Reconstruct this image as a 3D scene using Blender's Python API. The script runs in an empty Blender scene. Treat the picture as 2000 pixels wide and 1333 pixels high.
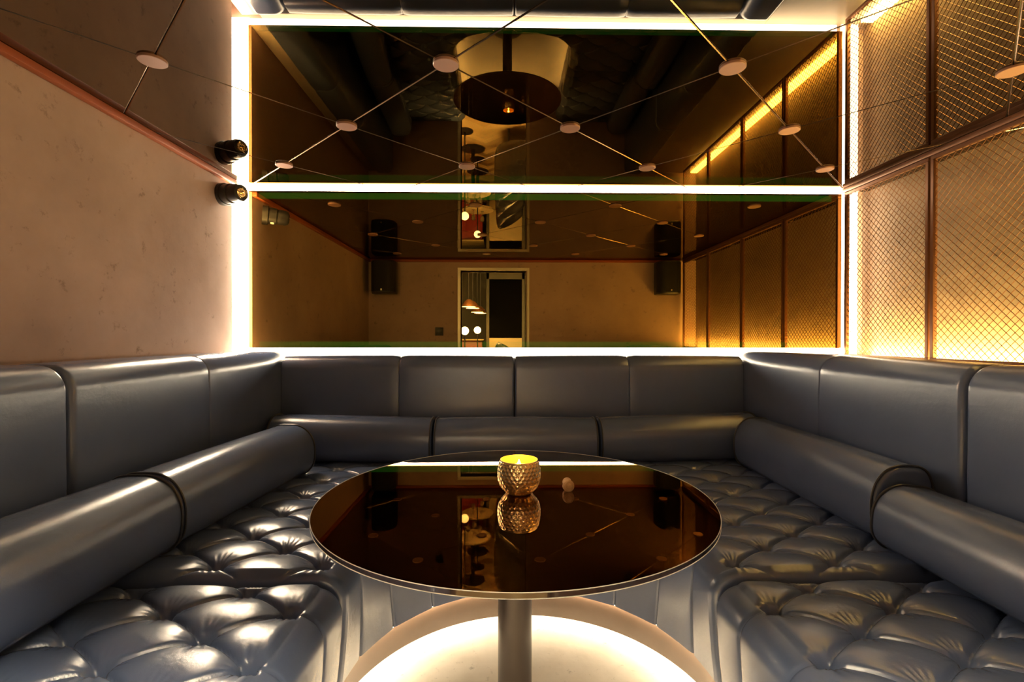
import bpy, bmesh, math, random
import numpy as np
from mathutils import Vector, Matrix
random.seed(4)
PI = math.pi
C = bpy.context.scene.collection

# ------------------------------------------------------------------ helpers
def raw(name, verts, faces, mat, parent=None, smooth=True, sharp=None):
    me = bpy.data.meshes.new(name)
    off = Vector((0, 0, 0))
    if parent is not None and parent.get('_world', 0):
        off = parent.location
    me.from_pydata([(v[0]-off[0], v[1]-off[1], v[2]-off[2]) for v in verts], [], [tuple(f) for f in faces])
    me.update()
    o = bpy.data.objects.new(name, me)
    C.objects.link(o)
    if mat: me.materials.append(mat)
    if smooth:
        me.polygons.foreach_set('use_smooth', [True]*len(me.polygons))
        if sharp: me.set_sharp_from_angle(angle=math.radians(sharp))
    if parent is not None: o.parent = parent
    return o

class MB:
    """collects shapes for one mesh"""
    def __init__(s): s.v, s.f = [], []
    def add(s, vs, fs):
        n = len(s.v); s.v += [tuple(v) for v in vs]; s.f += [tuple(i+n for i in f) for f in fs]; return s
    def box(s, x0, x1, y0, y1, z0, z1, bev=0.0, seg=2):
        bm = bmesh.new(); bmesh.ops.create_cube(bm, size=1)
        for v in bm.verts:
            v.co = Vector(((x0+x1)/2+v.co.x*(x1-x0), (y0+y1)/2+v.co.y*(y1-y0), (z0+z1)/2+v.co.z*(z1-z0)))
        if bev: bmesh.ops.bevel(bm, geom=bm.edges[:], offset=bev, segments=seg, affect='EDGES', profile=.5)
        return s.bm(bm)
    def bm(s, bm):
        bm.verts.index_update()
        s.add([v.co[:] for v in bm.verts], [[v.index for v in f.verts] for f in bm.faces]); bm.free(); return s
    def tube(s, path, r, n=8, closed=False, caps=True):
        P = [Vector(p) for p in path]; m = len(P); base = len(s.v); up = None
        rr = r if hasattr(r, '__len__') else [r]*m
        for i, p in enumerate(P):
            a = P[(i-1) % m] if (closed or i > 0) else p
            b = P[(i+1) % m] if (closed or i < m-1) else p
            t = (b-a).normalized()
            if up is None:
                up = Vector((0, 0, 1)) if abs(t.z) < .9 else Vector((1, 0, 0))
            x = (up - t*up.dot(t)).normalized(); y = t.cross(x); up = x
            for k in range(n):
                an = 2*PI*k/n
                s.v.append(tuple(p + (x*math.cos(an)+y*math.sin(an))*rr[i]))
        for i in range(m if closed else m-1):
            j = (i+1) % m
            for k in range(n):
                l = (k+1) % n
                s.f.append((base+i*n+k, base+i*n+l, base+j*n+l, base+j*n+k))
        if caps and not closed:
            s.f.append(tuple(base+k for k in range(n))[::-1]); s.f.append(tuple(base+(m-1)*n+k for k in range(n)))
        return s
    def lathe(s, prof, n=48, c=(0, 0, 0), M=None, disp=None, cap=True):
        base = len(s.v); m = len(prof); c = Vector(c)
        for i, (r, z) in enumerate(prof):
            for k in range(n):
                a = 2*PI*k/n; q = r + (disp(i, a) if disp else 0)
                p = Vector((q*math.cos(a), q*math.sin(a), z))
                s.v.append(tuple((M @ p if M else p)+c))
        for i in range(m-1):
            for k in range(n):
                l = (k+1) % n
                s.f.append((base+i*n+k, base+i*n+l, base+(i+1)*n+l, base+(i+1)*n+k))
        if cap and prof[0][0] > 1e-6: s.f.append(tuple(base+k for k in range(n))[::-1])
        if cap and prof[-1][0] > 1e-6: s.f.append(tuple(base+(m-1)*n+k for k in range(n)))
        return s
    def loft(s, rings, cap=True):
        base = len(s.v); n = len(rings[0]); m = len(rings)
        for r in rings: s.v += [tuple(p) for p in r]
        for i in range(m-1):
            for k in range(n):
                l = (k+1) % n
                s.f.append((base+i*n+k, base+i*n+l, base+(i+1)*n+l, base+(i+1)*n+k))
        if cap:
            s.f.append(tuple(base+k for k in range(n))[::-1]); s.f.append(tuple(base+(m-1)*n+k for k in range(n)))
        return s
    def grid(s, nu, nv, fn):
        base = len(s.v)
        for i in range(nu):
            for j in range(nv): s.v.append(tuple(fn(i, j)))
        for i in range(nu-1):
            for j in range(nv-1):
                a = base+i*nv+j
                s.f.append((a, a+1, a+nv+1, a+nv))
        return s
    def build(s, name, mat, parent=None, smooth=True, sharp=40):
        return raw(name, s.v, s.f, mat, parent, smooth, sharp)

def thing(name, label, cat, loc=(0, 0, 0), group=None):
    o = bpy.data.objects.new(name, None); C.objects.link(o); o.empty_display_size = .05
    o.location = loc; o['label'] = label; o['category'] = cat; o['_world'] = 1
    if group: o['group'] = group
    return o
def tag(o, label, cat, group=None):
    o['label'] = label; o['category'] = cat
    if group: o['group'] = group
    return o
def struct(o):
    o['kind'] = 'structure'; return o
def copy_tree(o, parent=None):
    c = o.copy(); C.objects.link(c)
    if parent is not None: c.parent = parent
    for ch in list(o.children): copy_tree(ch, c)
    return c

# ------------------------------------------------------------------ materials
def mat(name):
    m = bpy.data.materials.new(name); m.use_nodes = True
    nt = m.node_tree; b = nt.nodes['Principled BSDF']
    return m, nt, b
def N(nt, t, **kw):
    n = nt.nodes.new(t)
    for k, v in kw.items():
        if k in n.inputs: n.inputs[k].default_value = v
        else: setattr(n, k, v)
    return n
def simple(name, col, rough=.5, metal=0., spec=.5, bump=0., bscale=40., coat=0.):
    m, nt, b = mat(name)
    b.inputs['Base Color'].default_value = (*col, 1); b.inputs['Roughness'].default_value = rough
    b.inputs['Metallic'].default_value = metal; b.inputs['Specular IOR Level'].default_value = spec
    b.inputs['Coat Weight'].default_value = coat
    if bump:
        tc = N(nt, 'ShaderNodeTexCoord'); no = N(nt, 'ShaderNodeTexNoise', Scale=bscale, Detail=4.)
        bp = N(nt, 'ShaderNodeBump', Strength=bump, Distance=.01)
        nt.links.new(tc.outputs['Object'], no.inputs['Vector'])
        nt.links.new(no.outputs['Fac'], bp.inputs['Height']); nt.links.new(bp.outputs['Normal'], b.inputs['Normal'])
    return m
def emis(name, col, s):
    m, nt, b = mat(name)
    b.inputs['Base Color'].default_value = (*[min(1, c) for c in col], 1)
    b.inputs['Emission Color'].default_value = (*col, 1); b.inputs['Emission Strength'].default_value = s
    return m
def mirror(name, col, rough=0.0, glow=None):
    m, nt, b = mat(name); nt.nodes.remove(b)
    g = N(nt, 'ShaderNodeBsdfGlossy'); g.inputs['Color'].default_value = (*col, 1); g.inputs['Roughness'].default_value = rough
    out = nt.nodes['Material Output']
    if glow:
        e = N(nt, 'ShaderNodeEmission'); e.inputs['Color'].default_value = (*glow, 1)
        a = N(nt, 'ShaderNodeAddShader')
        nt.links.new(g.outputs[0], a.inputs[0]); nt.links.new(e.outputs[0], a.inputs[1]); nt.links.new(a.outputs[0], out.inputs[0])
    else: nt.links.new(g.outputs[0], out.inputs[0])
    return m
def two_tone(name, c1, c2, scale, rough=.8, bump=.15, spots=True, spec=.3):
    m, nt, b = mat(name)
    tc = N(nt, 'ShaderNodeTexCoord')
    n1 = N(nt, 'ShaderNodeTexNoise', Scale=scale, Detail=8., Roughness=.62)
    r1 = N(nt, 'ShaderNodeValToRGB'); r1.color_ramp.elements[0].position = .32; r1.color_ramp.elements[1].position = .72
    r1.color_ramp.elements[0].color = (*c1, 1); r1.color_ramp.elements[1].color = (*c2, 1)
    nt.links.new(tc.outputs['Object'], n1.inputs['Vector']); nt.links.new(n1.outputs['Fac'], r1.inputs['Fac'])
    last = r1.outputs['Color']
    if spots:
        n2 = N(nt, 'ShaderNodeTexNoise', Scale=scale*9, Detail=6., Roughness=.7)
        r2 = N(nt, 'ShaderNodeValToRGB'); r2.color_ramp.elements[0].position = .27; r2.color_ramp.elements[1].position = .40
        r2.color_ramp.elements[0].color = (.45, .42, .40, 1); r2.color_ramp.elements[1].color = (1, 1, 1, 1)
        mx = N(nt, 'ShaderNodeMix', data_type='RGBA', blend_type='MULTIPLY'); mx.inputs[0].default_value = .8
        nt.links.new(tc.outputs['Object'], n2.inputs['Vector']); nt.links.new(n2.outputs['Fac'], r2.inputs['Fac'])
        nt.links.new(last, mx.inputs[6]); nt.links.new(r2.outputs['Color'], mx.inputs[7]); last = mx.outputs[2]
    nt.links.new(last, b.inputs['Base Color'])
    b.inputs['Roughness'].default_value = rough; b.inputs['Specular IOR Level'].default_value = spec
    n3 = N(nt, 'ShaderNodeTexNoise', Scale=scale*5, Detail=8.)
    bp = N(nt, 'ShaderNodeBump', Strength=bump, Distance=.02)
    nt.links.new(tc.outputs['Object'], n3.inputs['Vector']); nt.links.new(n3.outputs['Fac'], bp.inputs['Height']); nt.links.new(bp.outputs['Normal'], b.inputs['Normal'])
    return m

def leather(name, col):
    m, nt, b = mat(name)
    tc = N(nt, 'ShaderNodeTexCoord')
    ns = N(nt, 'ShaderNodeTexNoise', Scale=5., Detail=4.)
    rp = N(nt, 'ShaderNodeValToRGB')
    rp.color_ramp.elements[0].color = (*[c*.86 for c in col], 1); rp.color_ramp.elements[1].color = (*[c*1.12 for c in col], 1)
    nt.links.new(tc.outputs['Object'], ns.inputs['Vector']); nt.links.new(ns.outputs['Fac'], rp.inputs['Fac'])
    nt.links.new(rp.outputs['Color'], b.inputs['Base Color'])
    b.inputs['Roughness'].default_value = .26; b.inputs['Specular IOR Level'].default_value = 1.0
    vo = N(nt, 'ShaderNodeTexVoronoi', Scale=420.); vo.feature = 'DISTANCE_TO_EDGE'
    wr = N(nt, 'ShaderNodeTexNoise', Scale=26., Detail=5., Roughness=.6)
    b1 = N(nt, 'ShaderNodeBump', Strength=.10, Distance=.002); b2 = N(nt, 'ShaderNodeBump', Strength=.10, Distance=.01)
    nt.links.new(tc.outputs['Object'], vo.inputs['Vector']); nt.links.new(tc.outputs['Object'], wr.inputs['Vector'])
    nt.links.new(wr.outputs['Fac'], b2.inputs['Height']); nt.links.new(vo.outputs['Distance'], b1.inputs['Height'])
    nt.links.new(b2.outputs['Normal'], b1.inputs['Normal']); nt.links.new(b1.outputs['Normal'], b.inputs['Normal'])
    return m

M = {}
M['leather'] = leather('slate_leather', (.092, .125, .225))
M['piping'] = simple('leather_piping', (.05, .05, .056), .35)
M['mirror_back'] = mirror('bronze_mirror', (.31, .215, .07))
M['mirror_painted_glow'] = mirror('bronze_mirror_painted_glow', (.26, .18, .07), glow=(.003, .028, .0015))  # weak green emission paints LED light leaking through the glass
M['mirror_ceiling'] = mirror('smoked_ceiling_mirror', (.28, .245, .20))
M['joint'] = simple('ceiling_joint', (.02, .015, .012), .4)
M['tile_edge'] = simple('tile_edge', (.30, .2, .12), .25, 1.)
M['copper_disc'] = simple('matt_copper', (.27, .14, .10), .45, .2)
M['copper'] = simple('copper_frame', (.20, .085, .04), .40, .5)
M['wire'] = simple('copper_wire', (.17, .075, .03), .32, .85)
M['trim'] = simple('orange_trim', (.25, .058, .015), .45, 0, .25)
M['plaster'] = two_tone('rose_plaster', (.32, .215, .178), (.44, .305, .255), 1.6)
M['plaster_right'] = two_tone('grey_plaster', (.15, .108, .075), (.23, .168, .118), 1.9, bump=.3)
M['concrete'] = two_tone('pale_concrete', (.62, .55, .44), (.80, .73, .62), 3.5, .6, .1)
M['ledge'] = two_tone('painted_ledge', (.46, .40, .32), (.52, .46, .37), 4., .45, .03, False)
M['kick'] = two_tone('brown_laminate', (.060, .036, .022), (.078, .048, .030), 3., .25, .02, False, .5)
M['table_glass'] = simple('dark_bronze_glass', (.32, .23, .17), .012, 1.)
M['table_edge'] = simple('polished_glass_edge', (.02, .012, .010), .08, .0)
m_, nt_, b_ = mat('clear_glass_edge'); b_.inputs['Base Color'].default_value = (.45, .45, .43, 1); b_.inputs['Roughness'].default_value = .3
tr_ = N(nt_, 'ShaderNodeBsdfTranslucent'); tr_.inputs['Color'].default_value = (.95, .95, .92, 1)
mx_ = N(nt_, 'ShaderNodeMixShader'); mx_.inputs[0].default_value = .4
nt_.links.new(b_.outputs[0], mx_.inputs[1]); nt_.links.new(tr_.outputs[0], mx_.inputs[2]); nt_.links.new(mx_.outputs[0], nt_.nodes['Material Output'].inputs[0])
M['edge_glow'] = m_
M['pole'] = simple('gunmetal_bronze', (.035, .023, .018), .32, .3)
M['black'] = simple('black_plastic', (.015, .013, .013), .42)
M['black_soft'] = simple('black_grille', (.006, .005, .005), .8)
M['brass'] = simple('brass', (.75, .5, .2), .2, 1.)
M['steel'] = simple('brushed_steel', (.75, .70, .58), .38, .8)
M['gold'] = simple('hammered_gold', (.95, .70, .32), .26, 1.)
M['gold_in'] = simple('gold_leaf_lining', (.95, .66, .10), .35, .7)
M['wax'] = simple('candle_wax', (.9, .75, .45), .5)
M['flame'] = emis('flame', (1, .62, .16), 60.)
M['cork'] = two_tone('cork', (.42, .23, .09), (.68, .42, .19), 60., .85, .3, False)
M['sticker'] = simple('paper_sticker', (.75, .7, .65), .6)
M['led'] = emis('led_warm_white', (1, .84, .60), 20.)
M['led_side'] = emis('led_upright', (1, .84, .60), 85.)
M['led_dim'] = emis('led_upright_soft', (1, .84, .60), 11.)
M['led_mesh'] = emis('led_amber', (1, .70, .20), 100.)
M['led_floor'] = emis('led_floor', (1, .83, .58), 80.)
M['led_pin'] = emis('led_indicator', (1, .9, .8), 3.)
M['bar_wall'] = simple('bar_wall', (.10, .10, .085), .7)
M['bar_dark'] = simple('dark_panel', (.004, .004, .004), .9, 0, 0.)
M['bar_red'] = simple('red_counter', (.30, .03, .025), .35)
M['globe'] = emis('opal_globe', (1, .93, .78), 26.)
M['pend_in'] = emis('pendant_bulb', (1, .72, .38), 60.)
M['pend'] = simple('copper_pendant', (.72, .30, .12), .25, .9)
M['bar_black'] = leather('black_bar_leather', (.03, .028, .028))
M['fill_lamp'] = emis('added_fill_panel', (1, .82, .54), 170.)  # emission of the added fill light in the bar
M['cream'] = simple('cream_panel', (.50, .42, .22), .5)
def wood():
    m, nt, b = mat('herringbone_oak')
    tc = N(nt, 'ShaderNodeTexCoord')
    sx = N(nt, 'ShaderNodeSeparateXYZ'); nt.links.new(tc.outputs['Object'], sx.inputs[0])
    # chevron: mirror x around strip centre lines, then bricks along the slanted axis
    pp = N(nt, 'ShaderNodeMath', operation='PINGPONG'); pp.inputs[1].default_value = .30
    nt.links.new(sx.outputs['X'], pp.inputs[0])
    ad = N(nt, 'ShaderNodeMath', operation='ADD'); nt.links.new(pp.outputs[0], ad.inputs[0]); nt.links.new(sx.outputs['Y'], ad.inputs[1])
    fl = N(nt, 'ShaderNodeMath', operation='MULTIPLY'); fl.inputs[1].default_value = 6.5; nt.links.new(ad.outputs[0], fl.inputs[0])
    fo = N(nt, 'ShaderNodeMath', operation='FLOOR'); nt.links.new(fl.outputs[0], fo.inputs[0])
    wn = N(nt, 'ShaderNodeTexWhiteNoise', noise_dimensions='1D'); nt.links.new(fo.outputs[0], wn.inputs['W'])
    rp = N(nt, 'ShaderNodeValToRGB'); rp.color_ramp.elements[0].color = (.30, .19, .07, 1); rp.color_ramp.elements[1].color = (.95, .76, .40, 1)
    nt.links.new(wn.outputs['Value'], rp.inputs['Fac']); nt.links.new(rp.outputs['Color'], b.inputs['Base Color'])
    b.inputs['Roughness'].default_value = .3
    return m
M['wood'] = wood()

# ------------------------------------------------------------------ dimensions
EYE = 1.1905
HC = 2.177            # ceiling
YB = 3.22             # mirror plane
YF = 0.25             # inner face of the entrance wall
XL, XR = -1.705, 2.44 # plaster walls
XM = 2.25             # wire mesh plane
XBL, XBR, YBK = -1.385, 1.512, 3.05   # backrest faces
CX, CY = .08, 1.485   # centre of the rounded well
RW = .567             # well radius at the seat
ZS = .44              # seat height

# ------------------------------------------------------------------ shell
f = MB().box(-1.9, 2.6, .10, 3.5, -.05, 0).build('floor', M['concrete'], smooth=False); struct(f)
w = MB().box(XL-.15, XL, .10, 3.10, 0, 2.35)
w.box(XL-.30, XL-.15, .10, 3.45, 0, 2.35)
struct(w.build('wall_left', M['plaster'], smooth=False))
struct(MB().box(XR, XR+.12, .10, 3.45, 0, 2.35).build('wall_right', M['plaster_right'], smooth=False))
struct(MB().box(XL-.30, XR+.12, 3.30, 3.45, 0, 2.35).build('wall_back', M['plaster'], smooth=False))
DX0, DX1, DZ = -.545, .2775, 2.037
w = MB().box(XL-.15, DX0, .10, YF, 0, 2.35).box(DX1, XR+.12, .10, YF, 0, 2.35).box(DX0, DX1, .10, YF, DZ, 2.35)
struct(w.build('wall_front', M['plaster'], smooth=False))
# ledges between backrests and walls
struct(MB().box(1.74, XR, YF, 3.30, 1.02, 1.062, .003).build('trim_1', M['ledge']))
struct(MB().box(XL, -1.60, YF, 3.22, 1.02, 1.062, .003).build('trim_2', M['ledge']))
struct(MB().box(-1.59, 1.74, 3.205, 3.30, 1.02, 1.062, .003).build('trim_3', M['ledge']))
# ceiling: smoked mirror in diamond tiles with chamfered edges
X0, DXC, Y0C, DYC, KC = -.2094, 1.038, 1.765, .5226, .0036
def lat(i, j): return (X0 + DXC*i - KC*DYC*j, Y0C + DYC*j + KC*DXC*i)
def clip_poly(poly, x0, x1, y0, y1):
    for ax, lim, sg in ((0, x0, 1), (0, x1, -1), (1, y0, 1), (1, y1, -1)):
        out = []
        for k in range(len(poly)):
            a, b = poly[k], poly[(k+1) % len(poly)]
            da, db = sg*(a[ax]-lim), sg*(b[ax]-lim)
            if da >= 0: out.append(a)
            if (da >= 0) != (db >= 0):
                t = da/(da-db); out.append((a[0]+(b[0]-a[0])*t, a[1]+(b[1]-a[1])*t))
        poly = out
        if not poly: return []
    return poly
def inset(poly, d):
    n = len(poly); A = sum(poly[k][0]*poly[(k+1) % n][1]-poly[(k+1) % n][0]*poly[k][1] for k in range(n))
    if A < 0: poly = poly[::-1]
    L = []
    for k in range(n):
        a, b = Vector(poly[k]), Vector(poly[(k+1) % n]); t = (b-a)
        if t.length < 1e-6: continue
        t.normalize(); L.append((a + Vector((-t.y, t.x))*d, t))
    out = []
    for k in range(len(L)):
        (p, t), (q, u) = L[k-1], L[k]
        den = t.x*u.y-t.y*u.x
        if abs(den) < 1e-9: continue
        s = ((q.x-p.x)*u.y-(q.y-p.y)*u.x)/den; out.append((p.x+t.x*s, p.y+t.y*s))
    return out
verts, faces, mi = [], [], []
for j in range(-5, 6):
    for i2 in range(-6, 10):
        if (i2+j) % 2: continue
        i = i2/2
        poly = [lat(i, j), lat(i+.5, j+1), lat(i, j+2), lat(i-.5, j+1)]
        poly = clip_poly(poly, XL-.14, XR+.05, YF-.1, 3.26)
        if len(poly) < 3: continue
        P0 = inset(poly, .0015); P1 = inset(poly, .0045)
        if len(P0) != len(P1) or len(P0) < 3: continue
        n = len(P0); b = len(verts)
        verts += [(x, y, HC+.012) for x, y in P0] + [(x, y, HC+.0025) for x, y in P0] + [(x, y, HC) for x, y in P1]
        faces.append(tuple(b+2*n+k for k in range(n))[::-1]); mi.append(0)
        for k in range(n):
            l = (k+1) % n
            faces.append((b+k, b+l, b+n+l, b+n+k)[::-1]); mi.append(1)
            faces.append((b+n+k, b+n+l, b+2*n+l, b+2*n+k)[::-1]); mi.append(1)
b = len(verts)
verts += [(XL-.3, .1, HC+.012), (XR+.12, .1, HC+.012), (XR+.12, 3.45, HC+.012), (XL-.3, 3.45, HC+.012)]
verts += [(x, y, HC+.06) for x, y, z in verts[-4:]]
faces += [(b, b+3, b+2, b+1), (b+4, b+5, b+6, b+7), (b, b+1, b+5, b+4), (b+1, b+2, b+6, b+5), (b+2, b+3, b+7, b+6), (b+3, b, b+4, b+7)]; mi += [2]*6
ce = raw('ceiling', verts, faces, M['mirror_ceiling'], smooth=False); struct(ce)
ce.data.materials.append(M['tile_edge']); ce.data.materials.append(M['joint'])
ce.data.polygons.foreach_set('material_index', mi)
# ceiling trims
def ltrim(name, x0, x1, y0, y1):
    return struct(MB().box(x0, x1, y0, y1, 2.147, HC-.0005, .003).build(name, M['trim']))
ltrim('trim_4', XL, -1.672, YF+.032, 3.10)
ltrim('trim_5', XL, XM-.02, YF, YF+.032)

# discs
rows = [(j, i) for j in range(-2, 3) for i in [k/2 for k in range(-4, 6)] if (int(round(i*2))+j) % 2 == 0]
place = {}
disc_mesh = None
names_row = {2: 'nearest row to', 1: 'second row from', 0: 'third row from', -1: 'fourth row from', -2: 'fifth row from'}
ordn = ['first', 'second', 'third', 'fourth', 'fifth']
by_row = {}
for j, i in rows:
    x, y = lat(i, j)
    if XL+.08 < x < XM-.06 and y < 3.1 and y > YF+.1: by_row.setdefault(j, []).append((x, y))
for j, L in by_row.items():
    L.sort()
    for k, (x, y) in enumerate(L):
        if disc_mesh is None:
            disc_mesh = MB().lathe([(.0, -.009), (.044, -.009), (.046, -.007), (.046, .0), (.012, 0)], 40).build('ceiling_disc', M['copper_disc'])
            o = disc_mesh
        else:
            o = disc_mesh.copy(); C.objects.link(o)
        o.location = (x, y, HC)
        tag(o, 'copper ceiling disc, %s from the plaster wall, %s the back mirror' % (ordn[k], names_row[j]), 'ceiling disc', 'copper discs at the ceiling tile corners')

# ------------------------------------------------------------------ back mirror and LED strips
mr = thing('wall_mirror', 'big bronze tinted mirror on the back wall above the banquette', 'mirror', ((-1.665+XM)/2, YB, 1.12))
MX0, MX1, MZ0, MZ1 = -1.665, 2.243, 1.126, 2.150
MB().box(MX0, MX1, YB, YB+.012, MZ0, MZ1).build('glass', M['mirror_back'], mr, smooth=False)
MB().box(MX0+.07, MX1-.07, YB-.0012, YB-.0002, MZ1-.052, MZ1-.012).build('painted_glow_band', M['mirror_painted_glow'], mr, smooth=False)['label'] = 'painted green glow along the upper edge of the mirror'  # thin strips on the mirror face carry the painted glow
MB().box(MX0+.07, MX1-.07, YB-.0012, YB-.0002, MZ0+.006, MZ0+.040).build('painted_glow_band', M['mirror_painted_glow'], mr, smooth=False)['label'] = 'painted green glow along the lower edge of the mirror'
MB().box(MX0+.05, MX1-.05, YB+.0125, 3.299, MZ0+.05, MZ1-.02).build('backing_board', M['bar_dark'], mr, smooth=False)
def strip(name, label, x0, x1, y0, y1, z0, z1, m='led'):
    return tag(MB().box(x0, x1, y0, y1, z0, z1, .001, 1).build(name, M[m], smooth=False), label, 'light strip', 'light strips around the mirror')
strip('light_strip', 'upright glowing light strip beside the plaster wall and the mirror', -1.80, MX0, YB+.015, YB+.030, 1.07, HC-.002, 'led_side')
strip('light_strip', 'level glowing light strip under the mirror behind the backrests', MX0+.002, 2.215, YB+.015, YB+.030, 1.075, MZ0-.001)
strip('light_strip', 'level glowing light strip between mirror and ceiling', MX0+.002, MX1, YB+.015, YB+.030, MZ1+.001, HC-.002)
strip('light_strip', 'upright glowing light strip behind the wire mesh beside the mirror', 2.247, 2.36, YB+.015, YB+.030, 1.07, HC-.002, 'led_dim')
o = MB().box(2.35, 2.43, YF+.05, 3.20, 1.0625, 1.080, .001, 1).build('light_strip', M['led_mesh'], smooth=False)
tag(o, 'amber light strip lying on the ledge behind the wire mesh', 'light strip')

# ------------------------------------------------------------------ wire mesh panels
PY = [3.195, 2.545, 1.85, 1.08, .335]
ZM0, ZM1 = 1.0675, 2.1465
plab = ['copper framed wire mesh panel touching the back mirror', 'copper framed wire mesh panel second from the back mirror',
        'copper framed wire mesh panel third from the back mirror', 'copper framed wire mesh panel next to the entrance wall']
for k in range(4):
    y1, y0 = PY[k]-.006, PY[k+1]+.006
    t = thing('mesh_panel', plab[k], 'mesh panel', (XM, (y0+y1)/2, ZM0), 'wire mesh panels along the lit wall')
    fb = MB(); wd = .020
    fb.box(XM-.012, XM+.012, y0, y1, ZM0, ZM0+wd, .002, 1).box(XM-.012, XM+.012, y0, y1, ZM1-wd, ZM1, .002, 1)
    fb.box(XM-.012, XM+.012, y0, y0+wd, ZM0+wd, ZM1-wd, .002, 1).box(XM-.012, XM+.012, y1-wd, y1, ZM0+wd, ZM1-wd, .002, 1)
    fb.build('frame', M['copper'], t)
    wb = MB(); a0, a1, b0, b1 = y0+wd*.6, y1-wd*.6, ZM0+wd*.6, ZM1-wd*.6; sp = .0385
    for sgn, dx in ((1, -.0014), (-1, .0014)):
        c = -3.
        while c < 3.5:
            pts = []
            # line  z = b0 + sgn*(y-a0) + c
            for y in (a0, a1):
                z = b0 + sgn*(y-a0)+c
                if b0 <= z <= b1: pts.append((y, z))
            for z in (b0, b1):
                y = a0 + sgn*(z-b0-c)
                if a0 < y < a1: pts.append((y, z))
            if len(pts) >= 2:
                pts.sort()
                p, q = pts[0], pts[-1]
                if abs(p[0]-q[0]) > .004: wb.tube([(XM+dx, p[0], p[1]), (XM+dx, q[0], q[1])], .0016, 6, caps=False)
            c += sp
    wb.build('wire_mesh', M['wire'], t)
struct(MB().box(XM-.018, XM+.018, .335, 3.20, 2.147, HC-.0005, .003).build('trim_6', M['copper']))

# ------------------------------------------------------------------ banquette
def sst(a, b, x):
    t = np.clip((x-a)/(b-a), 0, 1); return t*t*(3-2*t)
def tuft(xp, y, far):
    a, b = .33, (.225 if far else .215); y0 = 1.785 if far else 1.325
    u, v = (xp-.66)/a, (y-y0)/b
    p, q = u+v, u-v
    fp, fq = p-np.floor(p), q-np.floor(q)
    rp, rq = np.round(p), np.round(q)
    bx, by = (rp+rq)/2*a+.66, (rp-rq)/2*b+y0
    r = np.hypot(xp-bx, y-by); ang = np.arctan2(y-by, xp-bx)
    puff = .023*np.power(np.clip(16*fp*(1-fp)*fq*(1-fq), 0, 1), .22)
    # fold lines
    L = a*b/math.hypot(a, b)
    dp, dq = np.abs(p-rp)*L, np.abs(q-rq)*L
    crease = -.009*(np.exp(-(dp/.0055)**2)+np.exp(-(dq/.0055)**2))
    pit = -.058*np.exp(-(r/.0165)**2)-.011*np.exp(-(r/.05)**2)
    wrk = .0016*np.sin(17*ang+2*np.sin(3*ang+bx*40))*np.exp(-((r-.032)/.026)**2)
    return puff+crease+pit+wrk
def pleat(fr, L):
    d = np.minimum(fr, 1-fr)*L
    return .008*np.power(np.clip(4*fr*(1-fr), 0, 1), .4) - .004*np.exp(-(d/.004)**2)
RF = .075
def prof(T, z_top, n_f=26, n_a=16, n_t=120):
    """front of seat: fascia up, rounded over, then top. returns arrays s,z,ns,nz"""
    zb = .115
    S, Z, NS, NZ = [], [], [], []
    for k in range(n_f):
        t = k/n_f; z = zb+(z_top-RF-zb)*t
        S.append(.022*(1-t)**1.5); Z.append(z); NS.append(-1); NZ.append(0)
    for k in range(n_a):
        an = PI/2*k/n_a
        S.append(RF-RF*math.cos(an)); Z.append(z_top-RF+RF*math.sin(an)); NS.append(-math.cos(an)); NZ.append(math.sin(an))
    for k in range(n_t+1):
        S.append(RF+(T-RF)*k/n_t); Z.append(z_top); NS.append(0); NZ.append(1)
    return map(np.array, (S, Z, NS, NZ))
def end_round(d, r=.018):
    d = np.clip(d, 0, r); return r-np.sqrt(np.maximum(r*r-(r-d)**2, 0))
def seat_end(side, y0, y1, label):
    """straight seat by the entrance; side +1 right, -1 left"""
    T = (XBR-.004-CX-RW) if side > 0 else (CX-RW-XBL-.004)
    S, Z, NS, NZ = prof(T, ZS, n_t=165)
    NY = int((y1-y0)/.0045); ys = np.concatenate([[y0], np.linspace(y0, y1, NY), [y1]])
    Yg, Sg = np.meshgrid(ys, S, indexing='ij')
    Zg = np.tile(Z, (len(ys), 1)); NSg = np.tile(NS, (len(ys), 1)); NZg = np.tile(NZ, (len(ys), 1))
    xp = RW+Sg
    fr = ((Yg-1.325)/.215) % 1.0
    w = sst(.03, .085, Sg)*(NZg > .99)
    h = w*tuft(xp, Yg, False)+(1-w)*pleat(fr, .215)
    d = np.minimum(Yg-y0, y1-Yg)
    h = h*np.clip(d/.03, .15, 1) - end_round(d)
    X = CX+side*(RW+Sg+NSg*h); Zz = Zg+NZg*h
    for e in (0, -1):      # skirts closing the ends
        X[e] = np.where(NZ > .5, X[e], X[e]+side*.10*np.abs(NS)); Zz[e] = np.maximum(Zz[e]-.26*(NZ > .2), .115)
    mb = MB(); n, m = X.shape
    mb.grid(n, m, lambda i, j: (X[i, j], Yg[i, j], Zz[i, j]))
    if side > 0: mb.f = [q[::-1] for q in mb.f]
    t = thing('banquette_seat', label, 'seat', (CX+side*1.0, (y0+y1)/2, 0), 'tufted seats of the banquette')
    mb.build('tufted_cushion', M['leather'], t, sharp=None)
    bx = (1.05, XBR-.02) if side > 0 else (XBL+.02, -.90)
    MB().box(bx[0], bx[1], y0+.03, y1-.03, 0.0, .26).build('base', M['kick'], t, smooth=False)
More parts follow.
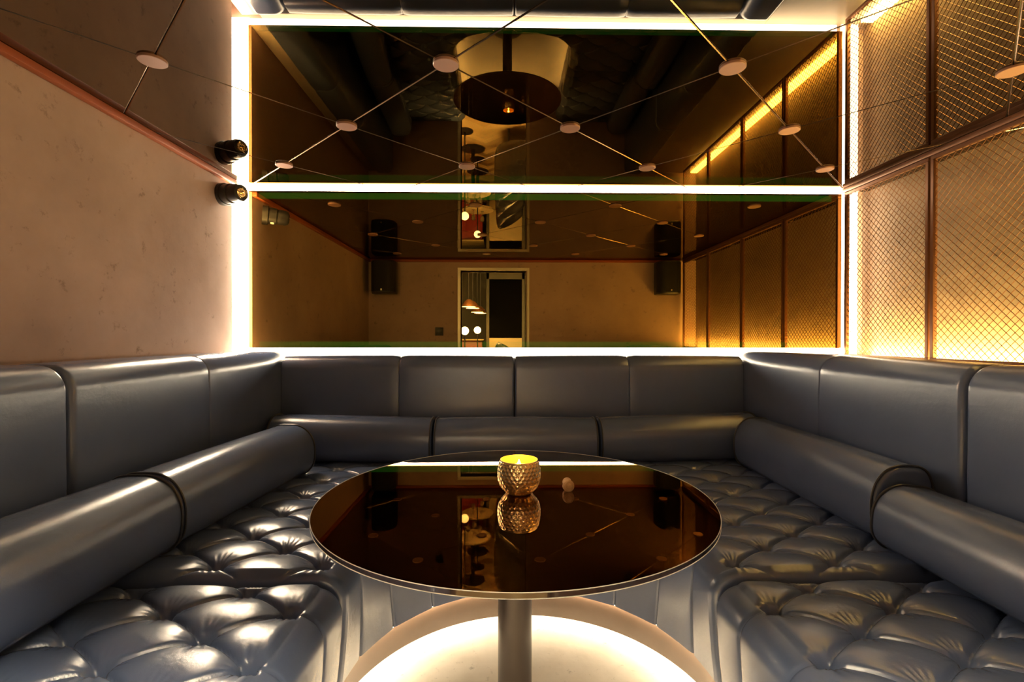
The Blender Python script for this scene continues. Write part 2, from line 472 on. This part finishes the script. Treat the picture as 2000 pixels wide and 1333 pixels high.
def seat_corner(side, label):
    zt = ZS+.018
    NT = 400; th = np.concatenate([[0], np.linspace(0, PI/2, NT), [PI/2]])
    cx, cy = CX, CY+.004
    xo = (XBR-.004-cx) if side > 0 else (cx-XBL-.004); yo = YBK-.004-cy
    rho = np.minimum(xo/np.maximum(np.cos(th), 1e-9), yo/np.maximum(np.sin(th), 1e-9))
    S, Z, NS, NZ = prof(1.0, zt, n_t=240)
    S = np.array(S); nt = (NZ > .99)
    rows = []
    for a, R_ in zip(th, rho):
        fa = (math.cos(a)**3+math.sin(a)**3)**(-1/3) if 0 < a < PI/2 else 1.0
        s = S.copy(); k = np.where(nt)[0]; tt = np.linspace(0, 1, len(k)); s[k] = RF+(R_-RW*fa-RF)*tt
        rows.append(s)
    Sg = np.array(rows); Ag = np.tile(th[:, None], (1, Sg.shape[1]))
    NSg = np.tile(NS, (len(th), 1)); NZg = np.tile(NZ, (len(th), 1)); Zg = np.tile(Z, (len(th), 1))
    fac = (np.cos(Ag)**3+np.sin(Ag)**3)**(-1/3)
    hf = np.clip((Zg-.115)/(zt-RF-.115), 0, 1)
    rad = RW*(1+(fac-1)*hf)+Sg
    xl, yl = rad*np.cos(Ag), cy+rad*np.sin(Ag)
    fr = (Ag/(PI/10)+.12) % 1.0
    w = sst(.03, .085, Sg)*(NZg > .99)
    h = w*tuft(xl, yl, True)+(1-w)*pleat(fr, .18)
    d = np.minimum(yl-cy, xl)
    d = np.minimum(d, 1)
    h = h*np.clip(d/.03, .15, 1) - end_round(d)
    rr = rad+NSg*h; Zz = Zg+NZg*h
    X = CX+side*rr*np.cos(Ag); Y = cy+rr*np.sin(Ag)
    for e in (0, -1):
        Zz[e] = np.maximum(Zz[e]-.26*(NZ > .2), .115)
    mb = MB(); n, m = X.shape
    mb.grid(n, m, lambda i, j: (X[i, j], Y[i, j], Zz[i, j]))
    if side > 0: mb.f = [q[::-1] for q in mb.f]
    t = thing('banquette_seat', label, 'seat', (CX+side*1.0, 2.5, 0), 'tufted seats of the banquette')
    mb.build('tufted_cushion', M['leather'], t, sharp=None)
    bx = (.92, XBR-.02) if side > 0 else (XBL+.02, -.78)
    MB().box(bx[0], bx[1], 1.55, 2.95, 0.0, .26).build('base', M['kick'], t, smooth=False)
seat_end(1, YF+.03, CY-.003, 'tufted leather seat under the wire mesh, at the entrance end')
seat_end(-1, YF+.03, CY-.003, 'tufted leather seat along the plaster wall, at the entrance end')
seat_corner(1, 'tufted leather corner seat curving from the wire mesh side behind the table')
seat_corner(-1, 'tufted leather corner seat curving from the plaster wall behind the table')
# recessed plinth and the hidden floor light
def ushape(r, z, n=60, y0=YF+.02, cy=1.47, cx=.078):
    P = [(cx+r, y0, z)]+[(cx+r*math.cos(PI*k/n), cy+r*math.sin(PI*k/n), z) for k in range(n+1)]+[(cx-r, y0, z)]
    return P
kp = MB()
for za, zb2, r0, r1 in ((0, .1125, .622, .64),):
    A = ushape(r0, za); B = ushape(r0, zb2); Cc = ushape(r1, zb2); D = ushape(r1, za)
    base = len(kp.v); n = len(A); kp.v += A+B+Cc+D
    for k in range(n-1):
        for q in range(4):
            q2 = (q+1) % 4
            kp.f.append((base+q*n+k, base+q*n+k+1, base+q2*n+k+1, base+q2*n+k))
tag(kp.build('plinth', M['kick'], sharp=50), 'curved brown laminate plinth under the banquette seats', 'plinth')
lm = MB(); A = ushape(.593, .1135, 80, YF+.06, 1.489, .08); B = ushape(.604, .1135, 80, YF+.06, 1.489, .08); A2 = ushape(.593, .1145, 80, YF+.06, 1.489, .08); B2 = ushape(.604, .1145, 80, YF+.06, 1.489, .08)
n = len(A); lm.v = A+B+A2+B2; lmi = []
for k in range(n-1):
    lm.f.append((k, k+1, n+k+1, n+k)); lmi.append(1)
    lm.f.append((k, k+1, 2*n+k+1, 2*n+k)); lmi.append(1)
    for p_, q_ in ((2, 3), (3, 1)):
        lm.f.append((p_*n+k, p_*n+k+1, q_*n+k+1, q_*n+k)); lmi.append(0)
o = lm.build('light_strip', M['black'], smooth=False); o.data.materials.append(M['led_floor'])
o.data.polygons.foreach_set('material_index', lmi)
tag(o, 'hidden light strip under the seat edge washing the floor', 'light strip')

# backrests
def rrect(d, h, rt, rb, n=10):
    """profile in (depth, z): front face at 0, back at d; rounded top"""
    P = []
    def arc(cx, cz, r, a0, a1):
        for k in range(n+1):
            a = a0+(a1-a0)*k/n; P.append((cx+r*math.cos(a), cz+r*math.sin(a), math.cos(a), math.sin(a)))
    arc(rb, rb, rb, 1.5*PI, PI)
    for k in range(1, 8): P.append((0, rb+(h-rt-rb)*k/8, -1, 0))
    arc(rt, h-rt, rt, PI, PI/2)
    for k in range(1, 4): P.append((rt+(d-rt-.03)*k/4, h, 0, 1))
    arc(d-.03, h-.03, .03, PI/2, 0)
    arc(d-rb, rb, rb, 0, -PI/2)
    return P
def stations(L, ends, mids):
    ts = set()
    for k in range(61): ts.add(round(L*k/60, 5))
    for re, e in zip(ends, (0, L)):
        for k in range(13):
            q = re*(1-math.cos(PI/2*k/12)); ts.add(round(q if e == 0 else L-q, 5))
    for m in mids:
        for k in range(-6, 7): ts.add(round(m+k*.0025, 5))
    return sorted(t for t in ts if 0 <= t <= L)
def backrest(name, label, fn, L, d, h, ends, stitches, rt=.085, bulge=.012):
    P = rrect(d, h, rt, .02)
    rings = []
    for t in stations(L, ends, stitches):
        ins = 0
        for re, q in zip(ends, (t, L-t)):
            if q < re: ins += re-math.sqrt(max(re*re-(re-q)**2, 0))
        for m in stitches:
            ins += .0045*math.exp(-((t-m)/.0035)**2)+.006*math.exp(-((t-m)/.03)**2)
        bl = bulge*math.sin(PI*t/L)**.6
        ring = []
        for (x, z, nx, nz) in P:
            k = ins-bl*(max(0, -nx)*math.sin(PI*min(1, max(0, z/h)))*.9+max(0, nz)*.5)
            ring.append(fn(x-nx*k, t, z-nz*k))
        rings.append(ring)
    mb = MB().loft(rings)
    return mb
Z0B = ZS-.035
HB = 1.103-Z0B
def add_back(label, fn, L, d, h, ends, st, flip, loc):
    mb = backrest('backrest', label, fn, L, d, h, ends, st)
    if flip: mb.f = [q[::-1] for q in mb.f]
    t = thing('backrest_cushion', label, 'backrest', loc, 'leather backrests of the banquette')
    mb.build('leather_cover', M['leather'], t, sharp=60)
yb0 = YF+.035
ysplit = 1.585
add_back('slate leather backrest by the plaster wall, at the back mirror', lambda x, t, z: (XBL-x, ysplit+.003+t, Z0B+z), 3.190-ysplit, .205, HB, (.022, .055), [.735], False, (XBL, 2.4, Z0B))
add_back('slate leather backrest by the plaster wall, at the entrance', lambda x, t, z: (XBL-x, yb0+t, Z0B+z), ysplit-.003-yb0, .205, HB, (.02, .022), [], False, (XBL, .9, Z0B))
add_back('slate leather backrest below the wire mesh, at the back mirror', lambda x, t, z: (XBR+x, ysplit+.003+t, Z0B+z), 3.190-ysplit, .205, HB, (.022, .055), [.735], True, (XBR, 2.4, Z0B))
add_back('slate leather backrest below the wire mesh, at the entrance', lambda x, t, z: (XBR+x, yb0+t, Z0B+z), ysplit-.003-yb0, .205, HB, (.02, .022), [], True, (XBR, .9, Z0B))
xc = .0645
add_back('slate leather backrest below the mirror, plaster wall half', lambda x, t, z: (XBL+.004+t, YBK+x, Z0B+z), xc-.003-XBL-.004, .15, 1.076-Z0B, (.004, .014), [.727], False, (-.66, YBK, Z0B))
add_back('slate leather backrest below the mirror, wire mesh half', lambda x, t, z: (xc+.003+t, YBK+x, Z0B+z), XBR-.004-xc-.003, .15, 1.076-Z0B, (.014, .004), [.718], False, (.79, YBK, Z0B))

# bolsters
def bolster(label, p0, p1, dp=.235, ht=.262, z0=ZS+.022, droop=(0, 0, 0), roll=0., pip=(True, True)):
    """D shaped roll from p0 to p1 (plan points on the centre line); its front faces the table side (left of p0->p1)"""
    a, b = Vector((*p0, 0)), Vector((*p1, 0)); ax = (b-a); L = ax.length; ax.normalize()
    fr = Vector((-ax.y, ax.x, 0))
    n = 56; P = []
    for k in range(n):
        an = 2*PI*k/n; c, s = math.cos(an), math.sin(an)   # c>0 is the front
        ex = 2/2.15 if c > 0 else 2/4.2
        ez = 2/2.15 if s > 0 and c > 0 else 2/3.0
        x = math.copysign(abs(c)**ex, c)*dp/2; z = math.copysign(abs(s)**ez, s)*ht/2
        P.append((x, z))
    cr, sr = math.cos(roll), math.sin(roll)
    P = [(x*cr-z*sr, x*sr+z*cr) for x, z in P]
    def pt(t, sc, x, z):
        u = t/L
        dz = droop[0]*(1-u)+droop[2]*u+droop[1]*4*u*(1-u)
        q = a+ax*t+fr*(x*sc); return (q.x, q.y, z0+ht/2+z*sc+dz)
    st = sorted(set([round(L*k/36, 5) for k in range(37)]+[round(q, 5) for k in range(9) for q in (.016*(1-math.cos(PI/2*k/8)), L-.016*(1-math.cos(PI/2*k/8)))]))
    rings = []
    for t in st:
        e = min(t, L-t); sc = 1.0
        if e < .016: sc = 1-(.016-math.sqrt(max(.016**2-(.016-e)**2, 0)))/(dp/2)
        u = t/L; sc *= 1+.018*math.sin(PI*u)
        rings.append([pt(t, sc, x, z) for x, z in P])
    t = thing('bolster', label, 'bolster', (a.x+ax.x*L/2, a.y+ax.y*L/2, z0), 'leather bolsters on the banquette')
    MB().loft(rings).build('leather_cover', M['leather'], t, sharp=60)
    for tt, on in ((.010, pip[0]), (L-.010, pip[1])):
        if on: MB().tube([pt(tt, 1.0, x*1.02, z*1.02) for x, z in P], .0042, 6, closed=True).build('piping', M['piping'], t)
    return t
zb = ZS+.014
# back row runs +x -> front must face -y: go from right to left
bolster('bolster below the mirror, nearest the plaster wall', (-.411, 2.878), (-1.345, 2.885), droop=(-.008, 0, .012))
bolster('middle bolster below the mirror behind the candle bowl', (.541, 2.872), (-.403, 2.874), droop=(-.008, .004, -.008))
bolster('bolster below the mirror, nearest the wire mesh', (1.475, 2.89), (.549, 2.878), droop=(.02, 0, -.008))
# right side: front faces -x, so run +y
bolster('bolster along the wire mesh side, nearest the mirror', (1.392, 1.675), (1.402, 2.735), dp=.215, ht=.280)
bolster('bolster along the wire mesh side, nearest the entrance', (1.362, .50), (1.372, 1.655), dp=.23, ht=.225, roll=.12)
# left side: front faces +x, run -y
bolster('bolster along the plaster wall, nearest the mirror', (-1.125, 2.62), (-1.205, 1.672), dp=.25, ht=.265)
bolster('bolster along the plaster wall, nearest the entrance', (-1.200, 1.655), (-1.246, .50), dp=.26, ht=.268)

# ------------------------------------------------------------------ table
TX, TY, TZ = .032, 1.415, .738
tb = thing('round_table', 'round dark bronze glass table on one metal pole', 'table', (TX, TY, 0))
MB().lathe([(.0, TZ), (.549, TZ), (.55, TZ-.001)], 160, (TX, TY, 0)).build('tabletop', M['table_glass'], tb, sharp=30)
MB().lathe([(.55, TZ-.001), (.55, TZ-.010), (.549, TZ-.011), (.0, TZ-.011)], 160, (TX, TY, 0)).build('rim', M['table_edge'], tb, sharp=30)
MB().lathe([(.20, TZ-.028), (.20, TZ-.0112)], 48, (TX, TY, 0)).build('mounting_plate', M['pole'], tb, sharp=30)
MB().lathe([(.049, .012), (.049, TZ-.028)], 56, (TX, TY, 0)).build('pole', M['pole'], tb, sharp=30)
MB().lathe([(.16, 0), (.16, .008), (.155, .012), (.049, .012)], 64, (TX, TY, 0)).build('base', M['pole'], tb, sharp=30)
MB().lathe([(.5492, TZ+.0001), (.5496, TZ+.0010), (.5506, TZ+.0010), (.5508, TZ+.0004), (.5508, TZ-.0002), (.5501, TZ-.0004)], 200, (TX, TY, 0), cap=False).build('edge_strip', M['edge_glow'], tb, sharp=30)['label'] = 'pale polished glass edge'
MB().lathe([(.5501, TZ-.0112), (.5505, TZ-.0114), (.5505, TZ-.0118), (.540, TZ-.0118)], 200, (TX, TY, 0), cap=False).build('edge_strip', M['edge_glow'], tb, sharp=30)['label'] = 'pale polished glass edge'
# candle bowl
cx, cy = .044, 1.428
cb = thing('candle_bowl', 'small hammered gold bowl with a burning candle on the table', 'candle holder', (cx, cy, TZ))
pr = []
for k in range(71):
    t = k/70
    # profile: r by height (base .030, belly .062, rim .055)
    z = .098*t
    r = .062*math.sqrt(max(0, 1-((z-.052)/.062)**2)) if z < .052 else .062*math.sqrt(max(0, 1-((z-.052)/.098)**2))
    pr.append((max(r, .030) if z < .004 else r, z+.0005))
def hammer(i, a):
    z = pr[i][1]; R_ = .0115
    v = z/.0100; best = 9
    for vr in (math.floor(v), math.floor(v)+1):
        u = a/(2*PI)*30+(.5 if vr % 2 else 0)
        du = (u-round(u))*(2*PI/30)*pr[i][0]; dv = (v-vr)*.0100
        best = min(best, math.hypot(du, dv))
    return .0016*min(1, (best/.0062)**2) if z < .094 else 0
MB().lathe(pr, 240, (cx, cy, TZ), disp=hammer).build('bowl', M['gold'], cb, sharp=None).data
bowl = [c for c in cb.children if c.name.startswith('bowl')][0]
# open the top: remove the cap ngon
me = bowl.data; bm = bmesh.new(); bm.from_mesh(me)
bmesh.ops.delete(bm, geom=[q for q in bm.faces if len(q.verts) > 4 and q.calc_center_median().z > .05], context='FACES'); bm.to_mesh(me); bm.free()
inn = [(max(.001, r-.0022), z) for r, z in pr if z > .004]
ib = MB().lathe([(.0005, .0045)]+inn+[(pr[-1][0], pr[-1][1])], 96, (cx, cy, TZ)); ib.f = [q[::-1] for q in ib.f if len(q) <= 4]
ib.build('lining', M['gold_in'], cb, sharp=None)['label'] = 'bright gold leaf lining'
MB().lathe([(.0, .006), (.030, .006), (.030, .062), (.024, .064), (.0, .062)], 40, (cx, cy, TZ)).build('candle', M['wax'], cb, sharp=40)
MB().lathe([(.0, .066), (.005, .070), (.0065, .077), (.004, .088), (.0, .098)], 16, (cx, cy, TZ)).build('flame', M['flame'], cb)
pl = bpy.data.lights.new('candle_light', 'POINT'); pl.energy = .6; pl.color = (1, .55, .14); pl.shadow_soft_size = .008
po = bpy.data.objects.new('candle_light', pl); C.objects.link(po); po.parent = cb; po.location = (0, 0, .108)
# champagne cork lying with its head to the camera
ck = thing('cork', 'champagne cork lying on the table beside the candle bowl', 'cork', (.190, 1.452, TZ))
Mr = Matrix.Rotation(PI/2+.05, 3, 'X')
MB().lathe([(.0, -.022), (.011, -.022), (.0135, -.020), (.0135, .004), (.0165, .009), (.0175, .014), (.0165, .021), (.012, .025), (.0, .0265)], 32, (.190, 1.452, TZ+.0172), M=Mr).build('stopper', M['cork'], ck, sharp=50)
pr2 = [(-.0, 0)]
MB().tube([(.190+.0115*math.cos(a), 1.4262, TZ+.0184+.0115*math.sin(a)) for a in [2*PI*k/24 for k in range(24)]], .0014, 6, closed=True).build('ridge', M['cork'], ck)

# ------------------------------------------------------------------ small spotlight on the plaster wall
sp = thing('spotlight', 'small black round spotlight with a brass lens under the ceiling trim', 'spotlight', (XL, 2.99, 2.055))
ax = Vector((.175, -.085, -.012)).normalized()
Mr = ax.to_track_quat('Z', 'Y').to_matrix()
c0 = Vector((XL-.0, 2.985, 2.055))
MB().lathe([(.0, .0), (.066, .0), (.066, .035), (.062, .040), (.0, .040)], 40, c0+ax*.012, M=Mr).build('mounting_base', M['black'], sp, sharp=35)
MB().lathe([(.0, .0), (.058, .0), (.058, .050), (.050, .053), (.050, .062), (.053, .064), (.053, .108), (.046, .126), (.034, .132), (.030, .126), (.0, .124)], 40, c0+ax*.052, M=Mr).build('housing', M['black'], sp, sharp=35)
MB().lathe([(.033, .0), (.031, .004), (.025, .001), (.024, -.006), (.012, .002), (.0, .004)], 32, c0+ax*.182, M=Mr).build('lens', M['brass'], sp, sharp=60)
sd = Vector((0, 0, -1)); sd = (sd-ax*sd.dot(ax)).normalized(); tn = ax.cross(sd)
q = []
for u in (0, .022):
    for k in range(4):
        an = -.55+k*.13; dd = sd*math.cos(an)-tn*math.sin(an)
        q.append(c0+ax*(.066+u)+dd*.0588)
raw('sticker', q, [(0, 1, 5, 4), (1, 2, 6, 5), (2, 3, 7, 6)], M['sticker'], sp)['label'] = 'small white sticker'

# ------------------------------------------------------------------ things on the entrance wall (seen in the mirror)
def speaker(x0, x1, lab):
    t = thing('wall_mounted_loudspeaker', lab, 'loudspeaker', ((x0+x1)/2, YF, 1.735), 'black loudspeakers on the entrance wall')
    d = .22; z0, z1 = 1.735, 2.135; xm = (x0+x1)/2; hw = (x1-x0)/2
    P = []
    for k in range(25):
        an = PI*k/24
        P.append((xm+hw*math.copysign(abs(math.cos(an))**.45, math.cos(an)), YF+.06+d*abs(math.sin(an))**.6))
    P = [(xm+hw*.92, YF+.03)]+P+[(xm-hw*.92, YF+.03)]
    rings = []
    for z, s in ((z0, .96), (z0+.006, .985), (z0+.012, 1), (z1-.012, 1), (z1-.006, .985), (z1, .96)):
        rings.append([(xm+(x-xm)*s, YF+.1+(y-YF-.1)*s, z) for x, y in P])
    MB().loft(rings).build('cabinet', M['black'], t, sharp=40)
    rings = [[(xm+(x-xm)*1.006, y+.003, z) for x, y in P[3:-3]] for z in (z0+.02, z1-.02)]
    g = MB(); n = len(rings[0]); g.v += rings[0]+rings[1]
    for k in range(n-1): g.f.append((k, k+1, n+k+1, n+k)[::-1])
    g.build('grille', M['black_soft'], t)
    MB().box(xm-.05, xm+.05, YF, YF+.05, 1.85, 2.0, .004).build('wall_bracket', M['black'], t)
    MB().box(xm-.008, xm+.008, YF+.06+d+.004, YF+.06+d+.0055, z0+.03, z0+.05).build('badge', M['steel'], t, smooth=False)
speaker(-1.625, -1.330, 'black loudspeaker on the entrance wall near the plain plaster wall')
speaker(1.885, 2.180, 'black loudspeaker on the entrance wall near the wire mesh')
ws = thing('wall_switch', 'small square black wall switch beside the doorway', 'switch', (-.817, YF, 1.27))
MB().box(-.869, -.765, YF, YF+.009, 1.221, 1.325, .003).build('plate', M['black'], ws)
MB().box(-.845, -.789, YF+.009, YF+.013, 1.245, 1.301, .002).build('rocker', M['black'], ws)
# steel door frame
df = MB(); fw = .042
df.box(DX0-fw, DX0-.004, YF, YF+.012, 0, DZ+fw, .002, 1).box(DX1+.012, DX1+fw, YF, YF+.010, 0, DZ+fw, .002, 1).box(DX0-.004, DX1+.012, YF, YF+.012, DZ+.004, DZ+fw, .002, 1)
df.box(DX0-.004, DX0, .09, YF, 0, DZ).box(DX1, DX1+.004, .09, YF-.001, 0, DZ).box(DX0, DX1, .09, YF, DZ, DZ+.004)
struct(df.build('door_1', M['steel'], smooth=False))

# ------------------------------------------------------------------ bar room beyond the doorway (seen in the mirrors)
BX0, BX1, BY0, BY1, BZ = -2.6, 2.2, -5.0, .10, 2.9
struct(MB().box(BX0, BX1, BY0, BY1, -.05, 0).build('floor_bar', M['wood'], smooth=False))
w = MB().box(BX0-.1, BX1+.1, BY0-.1, BY0, 0, BZ); struct(w.build('wall_bar_end', M['bar_wall'], smooth=False))
struct(MB().box(BX0-.1, BX0, BY0, BY1, 0, BZ).build('wall_bar_side', M['bar_wall'], smooth=False))
struct(MB().box(BX1, BX1+.1, BY0, BY1, 0, BZ).build('wall_bar_far', M['bar_wall'], smooth=False))
struct(MB().box(BX0-.1, BX1+.1, BY0-.1, BY1, BZ, BZ+.08).build('ceiling_bar', M['bar_wall'], smooth=False))
struct(MB().box(BX0, XL-.3, .08, .10, 0, BZ).box(XL-.3, BX1, .08, .10, 2.36, BZ).build('wall_bar_entry', M['bar_wall'], smooth=False))
# dark glazed opening with cream frame in a low partition
pt_ = thing('partition', 'dark glazed partition with a cream frame in the bar room', 'partition', (0, -3.5, 0))
MB().box(-.34, .40, -3.53, -3.47, 0, 1.19, .004).build('lower_panel', M['cream'], pt_)
MB().box(-.30, .36, -3.51, -3.49, 1.19, 2.38).build('dark_glass', M['bar_dark'], pt_, smooth=False)
MB().box(-.36, -.30, -3.54, -3.46, 0, 2.52, .004).box(.36, .42, -3.54, -3.46, 0, 2.52, .004).box(-.36, .42, -3.54, -3.46, 2.38, 2.52, .004).build('frame', M['bar_wall'], pt_)
# copper pendants
pz = [(-.60, -1.9, 1.72), (-.56, -2.3, 1.72), (-.50, -2.7, 1.67), (-.46, -3.1, 1.67)]
pn = ['first copper pendant lamp from the doorway in the bar', 'second copper pendant lamp from the doorway in the bar', 'third copper pendant lamp from the doorway in the bar', 'fourth copper pendant lamp from the doorway in the bar']
p_first = None
for (x, y, z), lb in zip(pz, pn):
    if p_first is None:
        p_first = t = thing('pendant_lamp', lb, 'pendant lamp', (x, y, z), 'copper pendant lamps in the bar')
        MB().lathe([(.020, .13), (.035, .125), (.075, .09), (.115, .03), (.13, 0)], 40, (x, y, z), cap=False).build('lamp_shade', M['pend'], t, sharp=None)
        MB().lathe([(.0, .006), (.118, .004), (.10, .02), (.0, .025)], 32, (x, y, z)).build('bulb', M['pend_in'], t)
        MB().tube([(x, y, z+.13), (x, y, BZ)], .004, 6).build('cord', M['black'], t)
    else:
        t = copy_tree(p_first); t['label'] = lb; t.location = (x, y, z)
# globe lamps on slim stands
for (x, y, z, lb) in ((-.60, -1.05, 1.30, 'opal globe lamp on a slim black stand just outside the doorway'), (-.47, -2.22, 1.33, 'opal globe lamp on a slim black stand further into the bar')):
    t = thing('globe_lamp', lb, 'lamp', (x, y, 0), 'opal globe lamps in the bar')
    MB().lathe([(.062*math.sin(PI*k/24), -.062*math.cos(PI*k/24)) for k in range(25)], 32, (x, y, z)).build('globe', M['globe'], t, sharp=None)
    MB().tube([(x, y, .02), (x, y, z-.061)], .010, 10).build('stand', M['black'], t)
    MB().lathe([(.0, 0), (.13, 0), (.13, .015), (.0, .02)], 32, (x, y, 0)).build('base', M['black'], t)
# red counter
rc = thing('bar_counter', 'red fronted bar counter seen through the doorway', 'counter', (-1.2, -4.0, 0))
MB().box(-1.9, -.45, -4.3, -3.7, 0, 1.14, .01).build('body', M['bar_red'], rc)
MB().box(-1.95, -.42, -4.34, -3.62, 1.14, 1.17, .004).build('worktop', M['cream'], rc)
for k in range(4): MB().box(-1.84+k*.35, -1.56+k*.35, -3.70, -3.688, .10, .95, .004).build('front_panel', M['bar_red'], rc)
# lounge chairs
def armchair(loc):
    t = thing('armchair', '', 'armchair', (0, 0, 0), 'black leather armchairs in the bar')
    MB().box(-.24, .28, -.26, .26, .22, .44, .05, 4).build('seat', M['bar_black'], t)
    rings = []
    for k in range(17):
        an = -1.9+3.8*k/16+PI
        c, s = math.cos(an), math.sin(an); top = 1.12-.30*(abs(k-8)/8)**2
        ring = []
        for q in range(16):
            b_ = 2*PI*q/16
            rr = .34+.055*math.cos(b_); zz = (.22+top)/2+(top-.22)/2*math.copysign(abs(math.sin(b_))**.5, math.sin(b_))
            ring.append((rr*c, rr*s*.95, zz))
        rings.append(ring)
    MB().loft(rings).build('backrest', M['bar_black'], t, sharp=60)
    for sx in (-.17, .20):
        for sy in (-.18, .18): MB().tube([(sx, sy, 0), (sx, sy, .23)], .018, 8).build('leg', M['black'], t)
    t.location = loc
    return t
ch_l = ['black armchair nearest the doorway in the bar', 'second black armchair from the doorway in the bar', 'black armchair furthest from the doorway in the bar']
c_first = armchair((.24, -1.15, 0)); c_first['label'] = ch_l[0]
for k, y in ((1, -1.9), (2, -2.65)):
    t = copy_tree(c_first); t.location = (.24, y, 0); t['label'] = ch_l[k]
# small bar tables with glasses
def btable(x, y, lb):
    t = thing('bar_table', lb, 'table', (x, y, 0), 'small round tables in the bar')
    MB().lathe([(.0, .72), (.30, .72), (.30, .745), (.0, .745)], 40, (x, y, 0)).build('tabletop', M['cream'], t, sharp=30)
    MB().tube([(x, y, .02), (x, y, .72)], .03, 14).build('pole', M['black'], t)
    MB().lathe([(.0, 0), (.2, 0), (.2, .015), (.0, .02)], 32, (x, y, 0)).build('base', M['black'], t)
btable(-.52, -1.75, 'small round cream table nearest the doorway in the bar')
btable(-.50, -2.85, 'small round cream table further into the bar')
M['clear'] = simple('smoky_glass', (.25, .2, .13), .05, .3)
g_first = None
gl = [(-.60, -1.70, 'nearer bar table, beside the pillar side'), (-.50, -1.85, 'nearer bar table, beyond its middle'), (-.40, -1.68, 'nearer bar table, toward the armchairs'),
      (-.58, -2.80, 'further bar table, beside the pendant side'), (-.42, -2.92, 'further bar table, toward the armchairs')]
gtxt = ['stemmed glass on the nearer bar table by its outer rim', 'stemmed glass on the nearer bar table facing the counter', 'stemmed glass on the nearer bar table by the armchairs',
        'stemmed glass on the further bar table by its outer rim', 'stemmed glass on the further bar table by the armchairs']
for (x, y, _), lb in zip(gl, gtxt):
    if g_first is None:
        o = g_first = MB().lathe([(.0, 0), (.034, 0), (.034, .004), (.005, .008), (.005, .085), (.03, .10), (.042, .14), (.036, .19), (.034, .19), (.038, .14), (.0, .105)], 24).build('wine_glass', M['clear'], sharp=50)
    else:
        o = g_first.copy(); C.objects.link(o)
    o.location = (x, y, .7452); tag(o, lb, 'glass', 'stemmed glasses in the bar')
# added fill light above the doorway, placed out of sight of the reflections
cl = thing('added_fill_light', 'added warm fill light panel, unseen above the bar doorway', 'added light', (0, -.3, BZ))
MB().box(-1.23, 1.23, -.58, -.02, BZ-.03, BZ-.001).build('frame', M['black'], cl, smooth=False)
MB().box(-1.2, 1.2, -.55, -.05, BZ-.034, BZ-.0305).build('diffuser', M['fill_lamp'], cl, smooth=False)

for o in bpy.data.objects:
    if '_world' in o: del o['_world']

# ------------------------------------------------------------------ world, camera, view
wd = bpy.data.worlds.new('world'); bpy.context.scene.world = wd; wd.use_nodes = True
wd.node_tree.nodes['Background'].inputs[0].default_value = (0, 0, 0, 1)
cam = bpy.data.cameras.new('camera'); co = bpy.data.objects.new('camera', cam); C.objects.link(co)
cam.sensor_fit = 'HORIZONTAL'; cam.sensor_width = 36; cam.lens = 955.46/2000*36; cam.clip_start = .02
co.location = (0, 0, EYE)
R = Matrix.Rotation(math.radians(-.9301), 3, 'Z') @ Matrix.Rotation(math.radians(90-.3458), 3, 'X') @ Matrix.Rotation(math.radians(.0482), 3, 'Z')
co.rotation_euler = R.to_euler()
sc = bpy.context.scene; sc.camera = co
sc.view_settings.view_transform = 'Standard'; sc.view_settings.look = 'None'
sc.view_settings.exposure = 0.45; sc.view_settings.gamma = 1.0; sc.view_settings.use_curve_mapping = False
sc.cycles.use_denoising = True
sc.cycles.max_bounces = 12; sc.cycles.glossy_bounces = 9; sc.cycles.diffuse_bounces = 5
sc.cycles.sample_clamp_indirect = 12.0
sc.cycles.caustics_reflective = True
